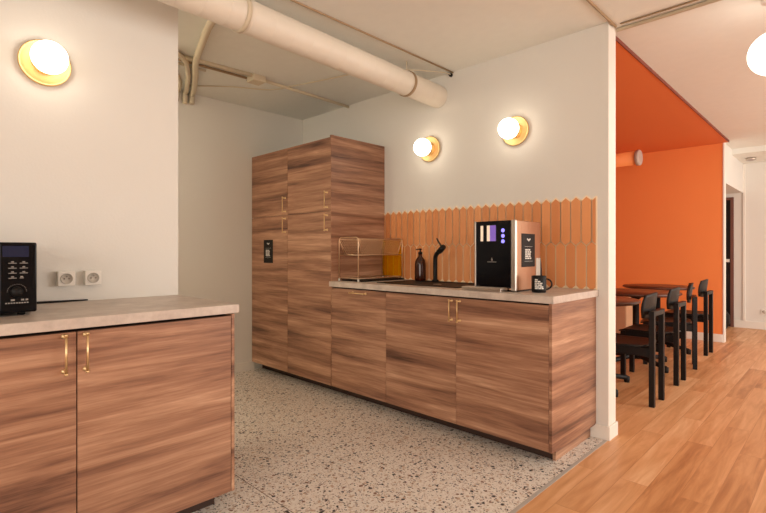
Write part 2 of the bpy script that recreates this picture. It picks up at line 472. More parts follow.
pipe('ceiling_cable', [(-3.3, 1.08, ZC), (-3.6, 1.42, ZC), (-3.85, 1.60, ZC), (-4.05, 1.68, ZC), (-4.125, 1.70, ZC), (-4.13, 1.70, 2.44)], 0.014, M['cable'],
     'outermost thin cream cable next to the left wall corner', 'cable', True)
pipe('ceiling_cable', [(-3.95, 1.72, ZC + 0.006), (-3.72, 1.98, ZC + 0.006), (-3.55, 2.25, ZC + 0.006), (-3.3, 2.34, ZC + 0.006), (-3.05, 2.42, ZC + 0.006), (-2.75, 2.5, ZC + 0.006)], 0.005, M['cable'],
     'very thin wavy cable crossing the ceiling behind the duct', 'cable', True)
pipe('ceiling_cable', [(-2.32, 2.63, HC - 0.06), (-2.28, 2.74, HC - 0.045), (-2.22, 2.9, HC - 0.03), (-2.21, 3.02, HC - 0.02)], 0.004, M['cable'],
     'thin white cable from the duct clamp to a hook on the kitchen wall', 'cable', True)
t = B(); lathe(t, [(0, 0), (0.014, 0), (0.014, -0.015), (0.006, -0.02), (0.006, -0.035), (0, -0.035)], (-2.215, 3.026, 2.515), 'Y', 12)
tag(obj('wall_hook', t, M['black']), 'tiny black hook high on the kitchen wall where the conduit ends', 'hook')
od = thing('ventilation_duct', 'short orange ventilation duct below the orange ceiling', 'duct', (-3.0, 6.6, 2.24))
obj('duct_pipe', lathe(B(), [(0, -4.19), (0.088, -4.19), (0.088, -1.92), (0, -1.92)], (0, 6.6, 2.337), 'X', 32), M['orange'], od)
obj('end_cap', lathe(B(), [(0.088, -1.945), (0.1, -1.94), (0.1, -1.905), (0.09, -1.895), (0.06, -1.9), (0, -1.9)], (0, 6.6, 2.337), 'X', 32), mat('light grey cap', (190, 176, 164), 0.45), od)

# ------------------------------------------------------------------ lamps
def sconce(axis, sx, x, y, z, label):
    """brass dish on the wall, opal globe standing out of it; sx = outward direction sign"""
    t = thing('wall_sconce', label, 'wall lamp', (x, y, z), 'brass globe wall lamps')
    def L(prof): return lathe(B(), [(r, sx * h) for r, h in prof], (x, y, z), axis, 48)
    obj('back_plate', L([(0, 0.001), (0.096, 0.001), (0.101, 0.008), (0.101, 0.022), (0.097, 0.024), (0.091, 0.016), (0.05, 0.014), (0, 0.014)]), M['palebrass'], t)
    obj('collar', L([(0.05, 0.014), (0.052, 0.03), (0.048, 0.06), (0.04, 0.06)]), M['brass'], t)
    obj('globe', L([(r, h + 0.106) for r, h in sphere_prof(0.070, 0, 20)]), M['globe'], t)
    return t
sconce('X', 1, XL, 0.475, 1.995, 'brass globe wall lamp on the left wall above the microwave')
sconce('Y', -1, -2.420, YK, 1.970, 'brass globe wall lamp on the kitchen wall nearer the tall cabinets')
sconce('Y', -1, -1.662, YK, 1.982, 'brass globe wall lamp on the kitchen wall above the water dispenser')

def pendant(x, y, label, m='pendant'):
    t = thing('globe_pendant', label, 'ceiling lamp', (x, y, HC), 'opal globe ceiling lamps')
    obj('canopy', lathe(B(), [(0, 0), (0.055, 0), (0.055, -0.025), (0.012, -0.03), (0, -0.03)], (x, y, HC)), M['white'], t)
    obj('stem', tube(B(), [(x, y, HC - 0.03), (x, y, 2.35)], 0.012), M['white'], t)
    obj('globe', lathe(B(), sphere_prof(0.117, 2.226, 24), (x, y, 0)), M[m], t)
pendant(-0.297, 3.35, 'white opal globe lamp hanging from the ceiling at the right edge')
pendant(0.75, 0.3, 'added white opal globe lamp over the wooden floor, unseen behind the viewer')  # unseen lamp, added to brighten the room
pendant(0.2, 6.6, 'added white opal globe lamp over the wooden floor, unseen beyond the right edge')  # off-frame lamp added to lift the wooden floor and ceiling
pendant(-3.38, -0.1, 'added fill globe lamp, unseen in the assumed passage behind the left wall', 'recessfillglobe')  # extra-bright lamp added out of view to light the recess
pendant(-3.38, -0.95, 'added fill globe lamp, unseen at the closed end of the assumed passage', 'recessfillglobe')  # second added recess fill, also out of view
t = thing('ceiling_spot', 'small round ceiling spotlight with cool white lens in the hallway', 'ceiling lamp', (-0.995, 8.41, 2.462))
obj('spot_ring', lathe(B(), [(0.035, 0), (0.06, 0), (0.06, -0.03), (0.045, -0.035), (0.035, -0.03)], (-0.995, 8.41, 2.462)), M['steel'], t)
obj('spot_lens', lathe(B(), [(0, -0.02), (0.04, -0.02), (0.04, -0.005), (0, -0.005)], (-0.995, 8.41, 2.462)), M['spot'], t)

# ------------------------------------------------------------------ cabinets
ZB, ZT, WT = 0.08, 0.868, 0.91
YF = 2.417                                     # face of the kitchen doors

def bar_handle(parent, face, pos, length, axis, vertical=True):
    """bar on two stand-offs with little knobs. face='Y': doors facing -Y, 'X': doors facing +X"""
    x, y, z = pos; out = 0.032
    t = B()
    def P(along, o):
        if face == 'Y': return (x + (0 if vertical else along), y - o, z + (along if vertical else 0))
        return (x + o, y + (0 if vertical else along), z + (along if vertical else 0))
    h = length / 2
    tube(t, [P(-h, out), P(h, out)], 0.0042, 10)
    for s in (-1, 1):
        tube(t, [P(s * (h - 0.006), 0), P(s * (h - 0.006), 0.004), P(s * (h - 0.006), 0.0041), P(s * (h - 0.006), out)], [0.009, 0.009, 0.005, 0.005], 10)
        tube(t, [P(s * (h - 0.004), out), P(s * (h + 0.004), out)], 0.0065, 10)
    return obj('handle', t, M['brass'], parent)

def door_y(parent, name, x0, x1, z0, z1, m=None):
    g = 0.0016
    return obj(name, box(B(), x0 + g, x1 - g, YF, YF + 0.019, z0 + g, z1 - g, 0.0012), m or M['walnut'], parent,
               loc=((x0 + x1) / 2, YF, z0))

# three base units under the worktop
def base_unit(x0, x1, label, hx=None, horizontal=False, end=False):
    t = thing('base_cabinet', label, 'cabinet', ((x0 + x1) / 2, 2.7, 0.0), 'walnut base cabinets under the kitchen worktop')
    obj('carcass', box(B(), x0 + 0.002, x1 - 0.002, YF + 0.021, YK - 0.001, ZB, ZT - 0.008), M['carcass'], t)
    obj('plinth', box(B(), x0, x1 - (0.030 if end else 0), YF + 0.115, YF + 0.13, 0.0, ZB), M['carcass'], t)  # dark colour stands in for the shadow under the doors
    d = door_y(t, 'door', x0, x1, ZB, ZT - 0.008)
    if horizontal: bar_handle(d, 'Y', (x0 + 0.325, YF, 0.835), 0.15, 'x', False)
    else: bar_handle(d, 'Y', (hx, YF, 0.782), 0.13, 'z')
    return t
base_unit(-2.936, -2.336, 'walnut cabinet with one horizontal brass handle below the dish rack', horizontal=True)
base_unit(-2.336, -1.736, 'walnut cabinet below the black sink and tap, handle at its right', hx=-1.766)
t = base_unit(-1.736, -1.138, 'walnut cabinet at the counter end below the water dispenser', hx=-1.706, end=True)
obj('side_panel', box(B(), -1.137, -1.12, YF, YK - 0.001, ZB, ZT, 0.001), M['walnut'], t, loc=(-1.12, 2.7, 0))
obj('side_plinth', box(B(), -1.168, -1.150, YF + 0.110, YK - 0.002, 0, ZB + 0.001), M['walnut'], t, loc=(-1.15, 2.7, 0))

tag(obj('worktop', box(B(), -2.938, -1.102, YF - 0.022, YK - 0.004, ZT + 0.002, WT, 0.002), M['worktop']),
    'long pale stone worktop holding sink, water dispenser and mug', 'worktop')

# tall units
def tall_unit(x0, x1, hx, label, end=False):
    t = thing('tall_cabinet', label, 'cabinet', ((x0 + x1) / 2, 2.7, 0.0), 'tall walnut cabinets')
    TT = 2.057
    obj('carcass', box(B(), x0 + 0.002, x1 - (0.020 if end else 0.002), YF + 0.021, YK - 0.001, ZB, TT), M['carcass'], t)
    obj('plinth', box(B(), x0, x1, YF + 0.115, YF + 0.13, 0.0, ZB), M['carcass'], t)  # toe-recess shadow put into the dark board colour
    lo = door_y(t, 'door', x0, x1 - (0.004 if end else 0), ZB, 1.468)
    up = door_y(t, 'door', x0, x1 - (0.004 if end else 0), 1.468, TT)
    bar_handle(lo, 'Y', (hx, YF, 1.377), 0.13, 'z'); bar_handle(up, 'Y', (hx, YF, 1.559), 0.13, 'z')
    return t
t = tall_unit(-4.14, -3.54, -3.572, 'tall walnut cabinet in the corner with a black sign on its door')
t = tall_unit(-3.54, -2.939, -2.985, 'tall walnut cabinet beside the dish rack with a full side panel', True)
obj('side_panel', box(B(), -2.957, -2.939, YF + 0.002, YK - 0.001, ZB, 2.072, 0.001), M['walnut'], t, loc=(-2.939, 2.7, 0))

# left cabinets along the left wall
XD = -1.962
def left_unit(y0, y1, hy, label, end=False):
    t = thing('base_cabinet', label, 'cabinet', (-2.3, (y0 + y1) / 2, 0.0), 'walnut base cabinets along the left wall')
    g = 0.0016
    obj('carcass', box(B(), XL + 0.001, XD - 0.021, y0 + 0.002, y1 - (0.012 if end else 0.002), ZB, ZT - 0.008), M['carcass'], t)
    obj('plinth', box(B(), XD - 0.12, XD - 0.10, y0, y1 - (0.06 if end else 0), 0.0, ZB), M['carcass'], t)
    y1d = y1 - (0.016 if end else 0)
    d = obj('door', box(B(), XD - 0.019, XD, y0 + 0.002, y1d - g, ZB + g, ZT - 0.008, 0.0012), M['walnut'], t, loc=(XD, (y0 + y1) / 2, 0))
    bar_handle(d, 'X', (XD, hy, 0.787), 0.135, 'z')
    if end:
        obj('side_panel', box(B(), XL + 0.001, XD, y1 - 0.015, y1, ZB, ZT, 0.001), M['walnut'], t, loc=(-2.3, y1, 0))
        obj('side_plinth', box(B(), XL + 0.02, XD - 0.10, y1 - 0.062, y1 - 0.046, 0, ZB), M['carcass'], t)
    return t
left_unit(-0.148, 0.452, 0.413, 'walnut cabinet below the microwave with brass handle at right edge')
left_unit(0.452, 1.060, 0.478, 'walnut cabinet at the free end of the left counter', True)
left_unit(-0.748, -0.148, -0.71, 'walnut cabinet furthest left beyond the picture edge')
tag(obj('worktop', box(B(), XL + 0.002, -1.950, -0.76, 1.076, ZT + 0.004, WT, 0.002), M['worktop']),
    'pale stone worktop on the left counter under the microwave', 'worktop')

# ------------------------------------------------------------------ backsplash of picket tiles
def backsplash():
    X0, X1 = -2.937, -1.119
    P, H0, T1, T2 = 0.066, 0.027, 1.490, 1.208       # pitch, point height, tips of rows
    t = thing('tile_backsplash', 'terracotta picket tile backsplash above the kitchen worktop', 'backsplash', ((X0 + X1) / 2, YK, WT))
    tb, gb = B(), B()
    gap = 0.0031
    yb, yf = YK - 0.001, YK - 0.009
    def tile(bm, cx, top, bot, yfront, yback, gp, clip_top_row=False):
        hw = P / 2 - gp
        pts = [(cx, top - gp), (cx + hw, top - H0 - gp * 0.6), (cx + hw, bot + H0 + gp * 0.6), (cx, bot + gp), (cx - hw, bot + H0 + gp * 0.6), (cx - hw, top - H0 - gp * 0.6)]
        # clip to rectangle
        def clip(pts, f, inter):
            out = []
            for i in range(len(pts)):
                a, b = pts[i], pts[(i + 1) % len(pts)]
                if f(a): out.append(a)
                if f(a) != f(b): out.append(inter(a, b))
            return out
        for (fn, val, ax) in ((lambda p: p[0] <= X1, X1, 0), (lambda p: p[0] >= X0, X0, 0), (lambda p: p[1] >= WT + 0.001, WT + 0.001, 1)):
            def inter(a, b, val=val, ax=ax):
                k = (val - a[ax]) / (b[ax] - a[ax]); q = [a[0] + k * (b[0] - a[0]), a[1] + k * (b[1] - a[1])]; q[ax] = val; return tuple(q)
            pts = clip(pts, fn, inter)
            if len(pts) < 3: return
        prism(bm, [(px, yback, pz) for px, pz in pts], (0, yfront - yback, 0))
    c = -1.176
    for i in range(-1, 29):
        cx = c - i * P
        tile(tb, cx, T1, T2 - H0, yf, yb - 0.004, gap)
        tile(gb, cx, T1 + 0.004, T2 - H0, yf + 0.0001, yb, -0.002)
    for i in range(-1, 29):
        cx = c + P / 2 - i * P
        tile(tb, cx, T2, WT - 0.01, yf, yb - 0.004, gap)
    for i in range(-1, 29):
        cx = c + P / 2 - i * P
        tile(gb, cx, T2, WT - 0.02, yf + 0.0001, yb, -0.001)
    obj('grout', gb, M['grout'], t)
    obj('tiles', tb, M['tile'], t)
    obj('edge_strip', box(B(), X1, X1 + 0.006, YK - 0.010, YK, WT, T1 - 0.005), M['grout'], t)
backsplash()

# ------------------------------------------------------------------ sink, tap, bottle
sk = thing('sink', 'black rectangular sink set into the kitchen worktop', 'sink', (-2.16, 2.72, WT))
bm = B()
X0, X1, Y0, Y1 = -2.53, -1.80, 2.52, 2.965
for a in ((X0, X1, Y0, Y0 + 0.03), (X0, X1, Y1 - 0.075, Y1), (X0, X0 + 0.03, Y0 + 0.03, Y1 - 0.075), (X1 - 0.03, X1, Y0 + 0.03, Y1 - 0.075)):
    box(bm, *a, WT - 0.001, WT + 0.005)
obj('rim', bm, M['black'], sk)
obj('basin', box(B(), X0 + 0.03, X1 - 0.03, Y0 + 0.03, Y1 - 0.075, WT - 0.001, WT + 0.0015), M['black'], sk)
obj('drain', lathe(B(), [(0, 0.0015), (0.03, 0.0015), (0.03, 0.003), (0, 0.003)], (-2.1, 2.7, WT)), M['steel'], sk)

fx, fy = -2.295, 2.925
tp = thing('tap', 'black kitchen tap with an angled head and slim lever', 'tap', (fx, fy, WT + 0.005))
obj('tap_body', tube(B(), spline([(fx, fy, WT + 0.005), (fx, fy, 1.0), (fx, fy, 1.08), (fx + 0.012, fy - 0.006, 1.118), (fx + 0.05, fy - 0.015, 1.147), (fx + 0.075, fy - 0.022, 1.16)]),
     0.0165, 16), M['black'], tp)
obj('tap_base', lathe(B(), [(0, 0), (0.027, 0), (0.027, 0.008), (0.019, 0.014), (0, 0.014)], (fx, fy, WT + 0.005)), M['black'], tp)
obj('tap_head', tube(B(), [(fx + 0.045, fy - 0.014, 1.143), (fx + 0.07, fy - 0.02, 1.158), (fx + 0.105, fy - 0.03, 1.182)], [0.02, 0.022, 0.019], 16), M['black'], tp)
obj('lever', tube(B(), [(fx + 0.085, fy - 0.025, 1.175), (fx + 0.05, fy - 0.02, 1.215), (fx + 0.028, fy - 0.018, 1.245)], [0.008, 0.006, 0.0055], 10), M['black'], tp)

bx, by = -2.45, 2.93
bt = thing('soap_bottle', 'brown glass pump bottle standing behind the sink', 'bottle', (bx, by, WT + 0.005))
obj('bottle_body', lathe(B(), [(0, 0), (0.038, 0), (0.044, 0.006), (0.045, 0.02), (0.045, 0.125), (0.042, 0.148), (0.032, 0.170), (0.018, 0.188), (0.0145, 0.195), (0.0145, 0.212), (0, 0.212)], (bx, by, WT + 0.005)), M['amberglass'], bt)
pm = obj('pump', lathe(B(), [(0, 0.210), (0.0165, 0.210), (0.0165, 0.226), (0.006, 0.228), (0.006, 0.243), (0.012, 0.243), (0.012, 0.253), (0, 0.254)], (bx, by, WT + 0.005)), M['black'], bt)
obj('nozzle', tube(B(), [(bx, by, WT + 0.253), (bx - 0.03, by - 0.02, WT + 0.250)], 0.004, 8), M['black'], pm)

# ------------------------------------------------------------------ dish rack
def rack():
    x0, x1, y0, y1 = -2.920, -2.695, 2.485, 2.985
    zt, zm = 1.254, 1.118
    t = thing('dish_rack', 'two-tier gold wire dish rack beside the tall cabinet', 'dish rack', ((x0 + x1) / 2, (y0 + y1) / 2, WT))
    R = 0.0048
    # arched frames at the two ends : post - top bar - post, rounded corners
    def arch(y):
        c = 0.025
        pts = [(x0, y, WT)] + [(x0, y, zt - c)] + [(x0 + c * (1 - math.cos(a)), y, zt - c + c * math.sin(a)) for a in (0.4, 0.8, 1.2, 1.57)] \
            + [(x1 - c * (1 - math.cos(a)), y, zt - c + c * math.sin(a)) for a in (1.57, 1.2, 0.8, 0.4)] + [(x1, y, zt - c), (x1, y, WT)]
        return pts
    for y in (y0, y1):
        obj('frame', tube(B(), arch(y), R, 8), M['rosegold'], t)
    # rails
    bm = B()
    for x in (x0, x1):
        for z in (zt - 0.012, zm, WT + 0.025):
            tube(bm, [(x, y0, z), (x, y1, z)], R * 0.7, 6)
    for y in (y0, y1):
        for z in (zm, WT + 0.025):
            tube(bm, [(x0, y, z), (x1, y, z)], R * 0.7, 6)
    obj('rails', bm, M['rosegold'], t)
    # upper basket: wire mesh sides sloping in at both ends
    bm = B()
    za, zb_ = zm, zt - 0.012
    step = 0.022; h = zb_ - za
    for x in (x0 + 0.006, x1 - 0.006):
        n = int((y1 - y0) / step)
        for i in range(-6, n + 6):
            for s in (1, -1):
                p0 = [y0 + i * step, za]; p1 = [y0 + i * step + s * h * 0.8, zb_]
                # clip to the sloped basket side
                lo, hi = 0.0, 1.0; ok = []
                for k in range(31):
                    f = k / 30; yy = p0[0] + f * (p1[0] - p0[0]); zz = za + f * h
                    ins = 0.05 * (1 - f)
                    if y0 + ins <= yy <= y1 - ins: ok.append((yy, zz))
                if len(ok) > 1:
                    tube(bm, [(x, ok[0][0], ok[0][1]), (x, ok[-1][0], ok[-1][1])], 0.0019, 4, False)
        tube(bm, [(x, y0, zb_), (x, y0 + 0.05, za)], 0.003, 6); tube(bm, [(x, y1, zb_), (x, y1 - 0.05, za)], 0.003, 6)
    n = int((y1 - y0 - 0.1) / step)
    for i in range(n + 1):
        yy = y0 + 0.05 + i * step
        tube(bm, [(x0, yy, za), (x1, yy, za)], 0.0012, 4, False)
    obj('mesh_basket', bm, M['rosegold'], t)
    obj('drip_tray', box(B(), x0 + 0.008, x1 + 0.02, y0 + 0.02, y1 + 0.005, WT + 0.0005, WT + 0.014, 0.004), M['black'], t)
    obj('amber_panel', box(B(), x0 + 0.004, x1 - 0.004, y1 - 0.008, y1 - 0.005, WT + 0.03, zt - 0.008), M['ambersheet'], t)
    for x in (x0, x1):
        for y in (y0, y1):
            obj('foot', lathe(B(), [(0, 0), (0.008, 0), (0.008, 0.02), (0, 0.022)], (x, y, WT), 'Z', 10), M['plastic'], t)
rack()

# ------------------------------------------------------------------ printed sign cards
def bars(bm, face, u0, v1, rows, plane, outv):
    """small blocks of unreadable print. rows = [(du, dv, w, h)]"""
    for du, dv, ww, hh in rows:
        a, b = u0 + du, v1 - dv
        if face == 'Y': box(bm, a, a + ww, plane - outv, plane, b - hh, b)
        else: box(bm, plane, plane + outv, a, a + ww, b - hh, b)

def print_rows(Wd):
    rows = []
    k = Wd / 0.15
    # little wing-like mark
    rows += [(0.062 * k, 0.032, 0.028 * k, 0.008), (0.056 * k, 0.028, 0.010 * k, 0.008), (0.086 * k, 0.028, 0.010 * k, 0.008), (0.070 * k, 0.039, 0.012 * k, 0.006)]
    # faint rule
    rows += [(0.03 * k, 0.076, 0.09 * k, 0.0012)]
    z = 0.092
    for wds in ([0.030, 0.022], [0.024, 0.018, 0.014], [0.020, 0.036], [0.034, 0.022], [0.018, 0.024, 0.016]):
        x = 0.036 * k
        for q in wds:
            rows.append((x, z, q * k, 0.0085)); x += (q + 0.005) * k
        z += 0.0125
    rows += [(0.03 * k, 0.163, 0.09 * k, 0.0012)]
    return rows

sg = thing('sign', 'small black card with white print on the corner cabinet door', 'sign', (-3.846, YF, 1.045), 'black printed cards')
obj('card', box(B(), -3.922, -3.770, YF - 0.003, YF - 0.0002, 1.04, 1.253, 0.001), M['black'], sg)
bm = B(); bars(bm, 'Y', -3.922, 1.253, print_rows(0.152), YF - 0.0029, 0.0006); obj('print', bm, M['textwhite'], sg)

# ------------------------------------------------------------------ water dispenser
def dispenser():
    x0, x1, y0, y1, z0, z1 = -1.652, -1.374, 2.50, 2.80, WT + 0.008, 1.329
    t = thing('water_dispenser', 'steel water dispenser with black glass front and violet lit buttons', 'water dispenser', ((x0 + x1) / 2, 2.65, WT))
    obj('housing', box(B(), x0 + 0.004, x1, y0 + 0.012, y1, z0, z1 - 0.004, 0.003), M['reflectsteel'], t)
    obj('frame_post', box(B(), x0 - 0.003, x0 + 0.009, y0 - 0.004, y0 + 0.014, z0 - 0.004, z1, 0.003), M['steel'], t)
    fr = B()
    box(fr, x1 - 0.032, x1 + 0.002, y0 - 0.004, y0 + 0.014, z0 - 0.004, z1, 0.006)
    obj('frame_post', fr, M['steel'], t)
    gl = obj('glass_front', box(B(), x0 + 0.009, x1 - 0.032, y0 - 0.002, y0 + 0.011, z0 + 0.012, z1 - 0.002, 0.001), M['glossblack'], t)
    pl = y0 - 0.002
    sc = box(B(), -1.610, -1.592, pl - 0.0008, pl, 1.207, 1.301); box(sc, -1.566, -1.546, pl - 0.0008, pl, 1.207, 1.301)
    obj('screen_stripes', sc, M['beigescreen'], gl)
    obj('screen', box(B(), -1.545, -1.505, pl - 0.0008, pl, 1.207, 1.301), M['violetdim'], gl)
    for k, z in enumerate((1.269, 1.237, 1.205)):
        obj('button', lathe(B(), [(0, -0.002), (0.010, -0.002), (0.0115, 0), (0, 0)], (-1.458, pl, z), 'Y', 20), M['violet'], gl)
    # small drop-like mark over a line of tiny print
    lg = B(); prism(lg, [(-1.533, pl - 0.0004, 1.090), (-1.538, pl - 0.0004, 1.094), (-1.532, pl - 0.0004, 1.110), (-1.525, pl - 0.0004, 1.094), (-1.529, pl - 0.0004, 1.090)], (0, 0.0004, 0))
    for i in range(8): box(lg, -1.562 + i * 0.0078, -1.557 + i * 0.0078, pl - 0.0006, pl, 1.080, 1.086)
    obj('logo', lg, M['ink'], gl)
    tr = obj('drip_tray', box(B(), -1.700, -1.430, 2.425, 2.502, WT + 0.0005, WT + 0.022, 0.002), M['steel'], t)
    obj('tray_grid', box(B(), -1.690, -1.440, 2.432, 2.494, WT + 0.0215, WT + 0.0235, 0.0005), M['worktop'], tr)
    obj('base', box(B(), x0 + 0.01, x1 - 0.008, y0 + 0.03, y1 - 0.01, WT + 0.0005, z0 + 0.002), M['black'], t)
    sd = obj('side_card', box(B(), x1 + 0.0002, x1 + 0.003, 2.564, 2.725, 1.054, 1.251, 0.001), M['black'], t)
    bm = B(); bars(bm, 'X', 2.564, 1.251, print_rows(0.161), x1 + 0.0029, 0.0006); obj('print', bm, M['textwhite'], sd)
    obj('side_plate', box(B(), x1 + 0.0002, x1 + 0.002, 2.742, 2.797, 0.955, 1.105), M['socketin'], t)
    obj('power_cord', tube(B(), spline([(x1 - 0.01, 2.806, 1.12), (x1 - 0.004, 2.815, 1.05), (x1 - 0.002, 2.815, 0.96), (x1 - 0.02, 2.82, WT + 0.006)]), 0.006, 8), M['black'], t)
dispenser()

# ------------------------------------------------------------------ mug
mx_, my_ = -1.277, 2.585
mg = thing('mug', 'black mug with white print standing at the worktop end', 'mug', (mx_, my_, WT))
obj('mug_body', lathe(B(), [(0, 0.001), (0.036, 0.001), (0.040, 0.005), (0.041, 0.02), (0.041, 0.094), (0.0395, 0.096), (0.0375, 0.094), (0.0375, 0.012), (0, 0.010)], (mx_, my_, WT)), M['black'], mg)
hd = Vector((0.76, 0.65, 0)).normalized()
pts = [Vector((mx_, my_, WT + 0.048)) + hd * (0.038 + 0.035 * math.sin(a)) + Vector((0, 0, 0.030 * math.cos(a))) for a in [math.pi * i / 12 for i in range(13)]]
obj('handle', tube(B(), pts, 0.0048, 8), M['black'], mg)
bm = B()
a_face = math.atan2(-my_, -mx_)               # print faces the room
for r_, (z, words) in enumerate([(0.078, [9]), (0.068, [7, 8]), (0.058, [6, 5, 9]), (0.048, [8, 11]), (0.038, [14, 10]), (0.029, [9, 8, 7])]):
    a = a_face - 0.75 - 0.0
    a = a_face - 0.55
    for wd in words:
        a2 = a + wd * 0.045
        n = 5; v = []
        rr = 0.0414
        for k in range(n):
            aa = a + (a2 - a) * k / (n - 1)
            v.append((bm.verts.new((mx_ + rr * math.cos(aa), my_ + rr * math.sin(aa), WT + z)), bm.verts.new((mx_ + rr * math.cos(aa), my_ + rr * math.sin(aa), WT + z - 0.0072))))
        for k in range(n - 1): bm.faces.new((v[k][0], v[k + 1][0], v[k + 1][1], v[k][1]))
        a = a2 + 0.07
obj('print', bm, M['textwhite'], mg)

# ------------------------------------------------------------------ microwave
def microwave():
    xf, xb, y0, y1, z0, z1 = -2.16, -2.52, -0.11, 0.370, WT + 0.012, 1.178
    t = thing('microwave', 'black microwave oven at the left edge of the left worktop', 'microwave', (-2.33, 0.12, WT))
    obj('housing', box(B(), xb, xf - 0.018, y0, y1, z0, z1, 0.008), M['black'], t)
    dr = obj('door', box(B(), xf - 0.018, xf, y0, 0.255, z0, z1, 0.006), M['glossblack'], t)
    obj('handle', tube(B(), [(xf + 0.02, 0.235, z0 + 0.03), (xf + 0.02, 0.235, z1 - 0.03)], 0.007, 10), M['black'], dr)
    pn = obj('control_panel', box(B(), xf - 0.018, xf, 0.257, y1, z0, z1, 0.006), M['glossblack'], t)
    obj('display', box(B(), xf, xf + 0.0007, 0.268, 0.345, 1.125, 1.165), M['bluedisplay'], pn)
    bm = B()
    for cy in (0.285, 0.318):
        for k, z in enumerate((1.105, 1.087, 1.069, 1.051)):
            ww = 0.024 if not (cy > 0.3 and k == 3) else 0.012
            box(bm, xf, xf + 0.0007, cy - 0.000, cy + ww, z - 0.004, z - 0.0015)
            box(bm, xf, xf + 0.0007, cy + ww / 2 - 0.004, cy + ww / 2 + 0.004, z, z + 0.004)
    obj('button_icons', bm, M['ink'], pn)
    bm = B()
    for i in range(15):
        a = math.pi * i / 14
        yy, zz = 0.310 + 0.028 * math.cos(a), 1.000 + 0.026 * math.sin(a)
        box(bm, xf, xf + 0.0007, yy - 0.0012, yy + 0.0012, zz - 0.0008, zz + 0.0008)
    obj('dial_marks', bm, M['ink'], pn)
    bm = B()
    for yy, ww in ((0.292, 0.012), (0.322, 0.009), (0.335, 0.008)):
        box(bm, xf, xf + 0.0007, yy, yy + ww, 0.966, 0.972)
    for i in range(9): box(bm, xf, xf + 0.0007, 0.276 + i * 0.0078, 0.2815 + i * 0.0078, 0.956, 0.9605)
    obj('panel_print', bm, M['ink'], pn)
    obj('dial', lathe(B(), [(0, 0.0), (0.019, 0.0), (0.018, 0.010), (0, 0.011)], (xf, 0.310, 0.998), 'X', 28), M['black'], pn)
    for y in (y0 + 0.04, y1 - 0.04):
        for x in (xb + 0.04, xf - 0.05):
            obj('foot', lathe(B(), [(0, 0), (0.012, 0), (0.012, 0.014), (0, 0.014)], (x, y, WT), 'Z', 12), M['black'], t)
microwave()
pipe('power_cable', [(-2.602, 0.18, WT + 0.006), (-2.603, 0.36, WT + 0.006), (-2.604, 0.50, WT + 0.005), (-2.605, 0.645, WT + 0.004)], [0.006, 0.006, 0.005, 0.003], M['black'],
     'black flat power cable lying along the left wall behind the microwave', 'cable')

# ------------------------------------------------------------------ wall sockets
def socket(yc, label, zc=1.02):
    t = thing('wall_socket', label, 'socket', (XL, yc, zc), 'white surface sockets on the left wall')
    h = 0.033
    obj('box_back', box(B(), XL, XL + 0.034, yc - h, yc + h, zc - h, zc + h, 0.003), M['plastic'], t)
    pl = obj('face_plate', box(B(), XL + 0.034, XL + 0.042, yc - h - 0.001, yc + h + 0.001, zc - h - 0.001, zc + h + 0.001, 0.003), M['plastic'], t)
    obj('socket_ring', lathe(B(), [(0.0, 0.002), (0.0225, 0.002), (0.0225, 0.0035), (0.0245, 0.0035), (0.0245, 0)], (XL + 0.042, yc, zc), 'X', 32), M['socketin'], pl)
    obj('earth_pin', tube(B(), [(XL + 0.043, yc, zc + 0.010), (XL + 0.052, yc, zc + 0.010)], 0.003, 10), M['pin'], pl)
    bm = B()
    for s in (-1, 1): lathe(bm, [(0, 0.004), (0.0035, 0.004), (0.0035, 0)], (XL + 0.042, yc + s * 0.0095, zc), 'X', 12)
    obj('contact_holes', bm, M['pin'], pl)
socket(0.552, 'white wall socket left of its twin, nearer the microwave')
socket(0.660, 'white wall socket right of its twin, farther from the microwave')
t = thing('wall_socket', 'tiny white socket low on the far hallway wall', 'socket', (-0.90, 8.92, 0.26))
pl = obj('face_plate', box(B(), -0.94, -0.86, 8.908, 8.92, 0.22, 0.30, 0.003), M['plastic'], t)
obj('socket_ring', lathe(B(), [(0, -0.014), (0.024, -0.014), (0.024, -0.010)], (-0.90, 8.92, 0.26), 'Y', 24), M['socketin'], pl)

# ------------------------------------------------------------------ tables
def round_table(x, y, r, rot, label):
    t = thing('round_table', label, 'table', (x, y, 0), 'round dark tables in the orange room')
    obj('tabletop', lathe(B(), [(0, 0.712), (r - 0.02, 0.712), (r, 0.722), (r, 0.734), (r - 0.004, 0.74), (0, 0.74)], (x, y, 0), 'Z', 64), M['tabletop'], t)
    obj('pedestal', lathe(B(), [(0, 0.06), (0.045, 0.06), (0.045, 0.12), (0.03, 0.14), (0.03, 0.66), (0.05, 0.68), (0.16, 0.70), (0.16, 0.7125), (0, 0.7125)], (x, y, 0), 'Z', 24), M['black'], t)
    for k in range(4):
        a = rot + k * math.pi / 2; c, s = math.cos(a), math.sin(a)
        leg = B(); tube(leg, spline([(x + 0.02 * c, y + 0.02 * s, 0.105), (x + 0.15 * c, y + 0.15 * s, 0.075), (x + 0.36 * c, y + 0.36 * s, 0.042)]), [0.028] * 4 + [0.025] * 5 + [0.022] * 4, 10)
        f = obj('foot', leg, M['black'], t)
        obj('glide', lathe(B(), [(0, 0), (0.022, 0), (0.024, 0.02), (0.024, 0.05), (0, 0.06)], (x + 0.365 * c, y + 0.365 * s, 0), 'Z', 14), M['black'], f)
round_table(-1.62, 4.20, 0.40, math.radians(-37), 'round dark brown table closest to the white wall end')
round_table(-1.56, 5.28, 0.40, math.radians(-30), 'round dark brown table in the middle of the three')
round_table(-1.63, 6.32, 0.37, math.radians(-20), 'round dark brown table farthest back before the orange wall')

